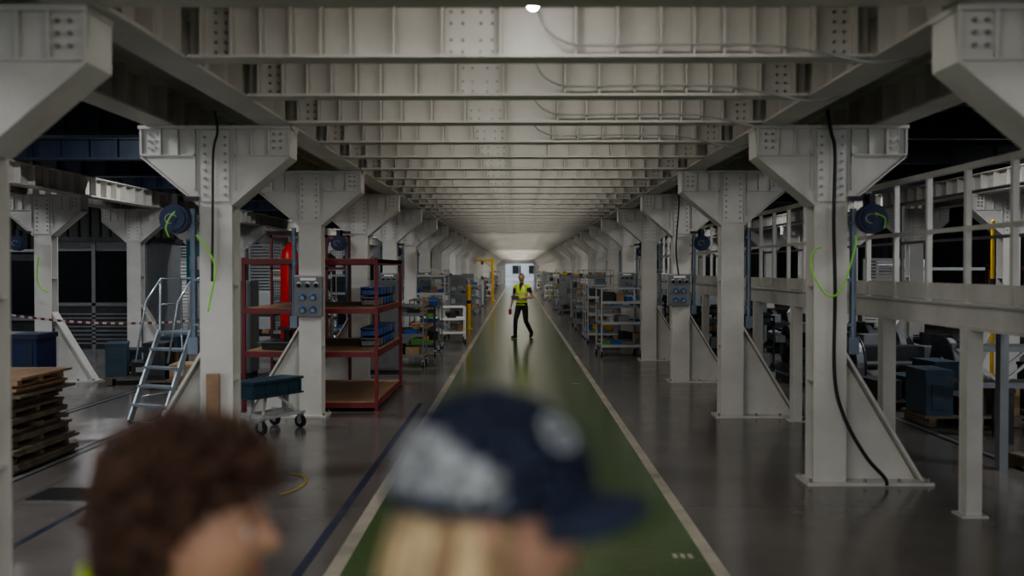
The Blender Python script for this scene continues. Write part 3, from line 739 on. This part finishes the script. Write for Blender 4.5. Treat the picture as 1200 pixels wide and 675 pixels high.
def head(parent,loc,rot,skin='skin',hair='hairb',style='short',scale=1.0,cap=False,seed=1):
    rr=random.Random(seed)
    b=MB(); v,f=sph(72,56,lambda x,y,z:head_pt(x,y,z)); b.add(v,f,skin,True)
    for pz,w in ((-.050,.021),(-.061,.018)):
        b.ball((0,.090,pz),w,.008,.0045,'lip',14,8)
    for s in (-1,1):
        b.ball((s*.031,.0745,.004),.0125,.0115,.0105,'eye',14,10); b.ball((s*.031,.0835,.004),.005,.003,.005,'iris',10,8)
        b.obox((s*.017,.090,.024),(s*.046,.083,.025),.006,.006,hair)
        rt=Matrix.Rotation(s*.35,3,'Z')
        b.ball((s*.079,-.008,-.004),.008,.019,.032,skin,14,10,rt); 
        b.tube([Vector((s*.084,-.008,-.004))+rt@Vector((0,.017*math.cos(a),.029*math.sin(a))) for a in np.linspace(-1.2,3.6,16)],.0045,skin,6)
        b.ball((s*.078,.004,-.032),.006,.008,.009,skin,10,8)
    hd=b.obj('head',loc,parent=parent); hd.rotation_euler=rot; hd.scale=(scale,)*3
    th={'short':.007,'curly':.018,'long':.010}[style]
    def hf(x,y,z):
        t=z-hairline(y,style); s=max(0,min(1,(t+.02)/.14)); s=s*s*(3-2*s)
        nz=noise.noise(Vector((x,y,z))*(9 if style=='curly' else 4))*(.010 if style=='curly' else .002)
        return head_pt(x,y,z,(th+nz)*s-.006*(1-s))
    h=MB(); v,f=sph(80,60,hf); h.add(v,f,hair,True)
    if style=='curly':
        cnt=0
        while cnt<640:
            x,y,z=(rr.gauss(0,1) for _ in range(3)); l=math.sqrt(x*x+y*y+z*z); x/=l;y/=l;z/=l
            if z-hairline(y,style)<.02: continue
            c=head_pt(x,y,z,.014+rr.uniform(0,.020)+(.008 if z>.4 else 0)); nn=Vector((x/.076,y/.098,z/.118)).normalized()
            ax=nn.cross(Vector((rr.uniform(-1,1),rr.uniform(-1,1),rr.uniform(-1,1)))).normalized()
            r0=rr.uniform(.008,.014); tr=rr.uniform(1.1,1.9); ad=(ax+nn*.5*rr.uniform(-1,1)).normalized(); e1=ad.cross(nn).normalized(); e2=ad.cross(e1)
            h.tube([c+ad*(t*.022)+e1*r0*math.cos(t*tr*6.28)+e2*r0*math.sin(t*tr*6.28) for t in np.linspace(0,1,13)],.0035,hair,5); cnt+=1
    if style=='long':
        for i in range(620):
            a=math.radians(rr.uniform(178,366))
            ca,sa=math.cos(a),math.sin(a); kx=rr.uniform(.90,1.0)
            p0=Vector((.083*ca*kx,.100*sa*kx-.003,rr.uniform(.0,.016)))
            ln=rr.uniform(.20,.30); ph=rr.uniform(0,6); out=rr.uniform(.008,.028)
            pts=[];rad=[]
            for t in np.linspace(0,1,9):
                pinch=1-.12*t
                pts.append(Vector((p0.x*pinch+ca*out*math.sin(t*3)+.004*math.sin(7*t+ph)*t, p0.y*(1-.15*t if sa<0 else 1)-.02*t+sa*out*math.sin(t*3), p0.z-ln*t)))
                rad.append(.0055*(1-.6*t**3))
            tone=noise.noise(Vector((ca*4,sa*4,ph*.15)))
            h.tube(pts,.005,hair if tone>-.12 else 'hairl2',5,radii=rad)
        rings=[]
        for t in np.linspace(0,1,8): rings.append((Vector((0,-.035-.012*t,.015-.25*t)),Vector((.080*(1-.15*t),0,0)),Vector((0,.060*(1-.25*t),0))))
        v,f=loft_closed(rings,20); h.add(v,f,'hairl2',True)
    h.obj('hair',(0,0,0),parent=hd)
    if cap:
        c=MB()
        nu,nv=72,22; vs=[]
        for i in range(nv+1):
            th=math.pi/2*i/nv
            for j in range(nu):
                ph=2*math.pi*j/nu; x=math.sin(th)*math.cos(ph); y=math.sin(th)*math.sin(ph); z=math.cos(th)
                seam=.0012*abs(math.sin(3*ph))**.3
                zz=.118*(z**.85 if z>0 else 0); vs.append(Vector((.097*x,.117*y-.004,.018+zz*1.02)) + Vector((x,y,0))*seam)
        for i in range(nv):
            for j in range(nu):
                ph=(j+.5)/nu*360
                back = (190<ph<360) and not(262<ph<278)
                lim = nv*(.50+ .28*max(0,(ph-310)/50)) if ph>270 else nv*(.50+ .28*max(0,(230-ph)/40))
                k_='greyc' if (back and lim<i<nv*.93) else 'navyc'
                c.add([vs[i*nu+j],vs[(i+1)*nu+j],vs[(i+1)*nu+(j+1)%nu],vs[i*nu+(j+1)%nu]],[(0,1,2,3)],k_,True)
        c.tube([Vector((.0965*math.cos(a),.1165*math.sin(a)-.004,.018)) for a in np.linspace(0,2*math.pi,49)],.004,'navyc',6)
        c.ball((0,-.004,.139),.008,.008,.005,'navyc')
        n1,n2=28,8; bv=[]
        for side in (0,1):
            for i in range(n1+1):
                a=math.radians(22+136*i/n1)
                for j in range(n2+1):
                    t=j/n2; ext=.064*math.sin((a-math.radians(22))/(math.radians(136))*math.pi)**.55
                    x=.097*math.cos(a)+math.cos(a)*ext*t*.25; y=.117*math.sin(a)-.004+ext*t
                    z=.021-.008*t-.022*(x/.09)**2*(.35+.65*t)-side*.004
                    bv.append(Vector((x,y,z)))
        N=(n1+1)*(n2+1); fs=[]
        for side in (0,1):
            for i in range(n1):
                for j in range(n2):
                    a0=side*N+i*(n2+1)+j; q=(a0,a0+1,a0+n2+2,a0+n2+1); fs.append(q if side==0 else q[::-1])
        for i in range(n1):
            a0=i*(n2+1)+n2; fs.append((a0,a0+n2+1,a0+n2+1+N,a0+N))
        c.add(bv,fs,'navyc',True)
        def onc(az,el,off=.003):
            x=math.cos(el)*math.cos(az);y=math.cos(el)*math.sin(az);z=math.sin(el)
            return Vector((.097*x,.117*y-.004,.018+.118*(z**.85)*1.02))+Vector((x,y,z))*off
        az0=math.radians(42)
        c.tube([onc(az0+.22*math.cos(a),.66+.19*math.sin(a)) for a in np.linspace(0,2*math.pi,25)],.003,'greyc',6)
        for q in (-.10,.0,.10): c.tube([onc(az0-.14+abs(q),.66+q),onc(az0,.66+q),onc(az0+.14-abs(q),.66+q)],.003,'greyc',6)
        me=c.mesh('baseball_cap')
        bm=bmesh.new(); bm.from_mesh(me); bmesh.ops.remove_doubles(bm,verts=bm.verts,dist=1e-5); bm.to_mesh(me); bm.free()
        place(me,'baseball_cap',parent=hd)
    return hd
def person(name,loc,yaw,h,arms,legs,hd,skin='skin',sleeve='shirt',lean=0.0,shl='skin',collar=0):
    e=bpy.data.objects.new(name,None); COL.objects.link(e); e.location=loc; e.rotation_euler=(0,0,yaw); e.empty_display_size=.2
    B=Body(); k=h/1.78; V=Vector
    X=V((1,0,0))
    ly=lean
    B.limb([V((0,0,.92*k)),V((0,0,1.02*k)),V((0,ly*.3,1.14*k)),V((0,ly*.6,1.27*k)),V((0,ly*.9,1.38*k)),V((0,ly,1.45*k))],
           [(.165*k,.115*k),(.158*k,.118*k),(.160*k,.122*k),(.180*k,.128*k),(.178*k,.108*k),(.095*k,.075*k)],'torso',X)
    B.limb([V((0,0,.86*k)),V((0,0,.94*k))],[(.160*k,.11*k),(.168*k,.115*k)],'hip',X)
    B.limb([V((0,ly,1.42*k)),V((0,ly+.005,1.50*k)),V((0,ly+.015,1.60*k))],[(.068*k,.066*k),(.056*k,.058*k),(.054*k,.058*k)],'neck',X)
    for s in (-1,1):
        hip,kn,an,toe=legs[s]
        hip=V(hip)*k;kn=V(kn)*k;an=V(an)*k
        B.limb([hip,hip.lerp(kn,.5),kn],[.092*k,.080*k,.062*k],'leg',X); B.limb([kn,kn.lerp(an,.35),an],[.061*k,.060*k,.050*k],'leg',X)
        t=V(toe)*k; d=(t-an); hl=an-V((d.x,d.y,0)).normalized()*.06*k
        hl.z=max(an.z-.05*k,.038*k)
        B.limb([hl,V((an.x,an.y,max(an.z-.045*k,.04*k))),V((an.x+(t.x-an.x)*.6,an.y+(t.y-an.y)*.6,t.z+.012*k)),t],[(.040*k,.038*k),(.046*k,.046*k),(.050*k,.036*k),(.042*k,.028*k)],'boot',V((d.y,-d.x,0)))
        B.limb([an+V((0,0,.03)),an-V((0,0,.04*k))],[.052*k,.045*k],'boot',X)
        sh,el,wr,hdr,hn,tb,curl=arms[s]
        sh=V(sh)*k;el=V(el)*k;wr=V(wr)*k
        B.limb([V((s*.10*k,ly,1.425*k)),sh],[.070*k,.062*k],'torso',V((0,1,0)))
        B.limb([sh,sh.lerp(el,.5)],[.058*k,.050*k],'sleeve',X); B.limb([sh.lerp(el,.5),el],[.046*k,.040*k],'uarm',X)
        B.limb([el,el.lerp(wr,.3),wr],[.040*k,.038*k,.026*k],'farm',X)
        B.hand(wr,hdr,hn,tb,curl,'hand',1.0)
    lm={'torso':'vest','hip':'trouser','leg':'trouser','neck':skin,'boot':'boot','sleeve':sleeve,'uarm':sleeve if shl!='skin' else skin,'farm':skin if shl=='skin' else sleeve,'hand':skin,'x':'refl'}
    def sp(c,lab,keys):
        rv=keys.index('refl'); vi=keys.index('vest'); zz=c[:,2]/k; ax=np.abs(c[:,0])/k
        isv=lab==vi
        st=isv&(((zz>1.04)&(zz<1.08))|((zz>1.18)&(zz<1.22))|((ax>.09)&(ax<.12)&(zz>1.23)))
        lab=lab.copy(); lab[st]=rv
        lab[(isv)&(zz<.90)]=keys.index('trouser')
        nk=isv&(c[:,1]>ly)&(zz>1.26)&(ax<(zz-1.26)*.28); lab[nk]=keys.index(sleeve)
        return lab
    B.build('body',lm,e,sp)
    if collar:
        cb=MB(); vs=[]; n=24; ringsn=6
        for i in range(n+1):
            a=math.radians(-235+290*i/n)
            for j in range(ringsn+1):
                t=j/ringsn; back=max(0,-math.sin(a)); r=.100-.018*t+.012*back*t
                vs.append(V((r*math.cos(a),r*math.sin(a)-.008,1.375*k+t*(.05+.075*back*collar))))
        fs=[]
        for i in range(n):
            for j in range(ringsn): q=i*(ringsn+1)+j; fs.append((q,q+1,q+ringsn+2,q+ringsn+1))
        cb.add(vs,fs,'vest',True); co=cb.obj('vest_collar',parent=e); so=co.modifiers.new('thick','SOLIDIFY'); so.thickness=.008
    head(e,(0,ly+.035+hd.get('fy',0),1.655*k+hd.get('dz',0)),hd.get('rot',(0,0,0)),skin,hd['hair'],hd['style'],hd.get('scale',1.0),hd.get('cap',False),hd.get('seed',1))
    return e
stand={-1:((-.09,0,.88),(-.10,.015,.48),(-.105,-.02,.09),(-.125,.15,.03)),1:((.09,0,.88),(.10,.015,.48),(.105,-.02,.09),(.125,.15,.03))}
relax={-1:((-.195,0,1.40),(-.245,-.03,1.10),(-.255,.06,.86),(-.02,.12,-1),(.9,.1,0),(0,1,0),22),1:((.195,0,1.40),(.245,-.03,1.10),(.255,.06,.86),(.02,.12,-1),(-.9,.1,0),(0,1,0),22)}
wl={1:((.09,0,.86),(.10,.20,.50),(.11,.21,.09),(.125,.38,.03)),-1:((-.09,0,.86),(-.12,.0,.46),(-.16,-.30,.13),(-.18,-.17,.030))}
wa={1:((.195,0,1.40),(.29,-.10,1.12),(.28,.06,.92),(.0,.4,-.8),(-.9,.2,0),(0,.8,.5),40),-1:((-.195,0,1.40),(-.30,-.05,1.12),(-.09,.21,1.09),(.95,.35,.05),(0,-.5,-.6),(0,.3,1),28)}
w=person('worker_in_hi_vis_vest',(.13,28.4,0.004),math.pi-.42,1.80,wa,wl,{'hair':'hairg','style':'short','rot':(-.14,0,.25)},skin='skin2')
b=MB(); b.box(-.105,.105,-.002,.002,-.09,.09,'paper'); b.box(-.11,.11,.002,.006,-.095,.095,'lgrey'); o=b.obj('paper_sheet',(.06,.31,1.12),parent=w); o.rotation_euler=(-.9,0,.1)
b=MB(); b.box(-.04,.04,-.012,.012,-.15,-.0,'red'); b.tube([(-.03,0,0),(0,0,.04),(.03,0,0)],.006,'dark',6); o=b.obj('red_tool_pouch',(.285,.15,.80),parent=w)
p1=person('woman_with_curly_brown_hair',(-.475,1.36,0),math.radians(-80),1.68,relax,stand,{'hair':'hairb','style':'curly','rot':(-.02,0,0),'scale':.98,'dz':-.012,'seed':3},collar=2.15)
p2=person('person_in_navy_cap',(-.060,1.14,0),math.radians(-80),1.75,relax,stand,{'hair':'hairl','style':'long','rot':(-.02,0,0),'cap':True,'seed':4},collar=.4)

# ------------------------------------------------------------------ world, camera
wd=bpy.data.worlds.new('overcast_daylight'); scene.world=wd; wd.use_nodes=True
bg_=wd.node_tree.nodes['Background']; bg_.inputs['Color'].default_value=(.94,.97,1,1); bg_.inputs['Strength'].default_value=1.35
cd=bpy.data.cameras.new('camera'); cam=bpy.data.objects.new('camera',cd); COL.objects.link(cam); scene.camera=cam
cd.sensor_width=36; cd.lens=36; cd.clip_start=.05; cd.clip_end=400
cam.location=(0,0,CAMH)
cam.rotation_euler=(math.radians(90-1.03),0,math.radians(.29))
cd.dof.use_dof=True; cd.dof.focus_distance=17; cd.dof.aperture_fstop=1.25
scene.view_settings.view_transform='AgX'
scene.view_settings.look='AgX - Medium High Contrast'
scene.view_settings.exposure=0.4
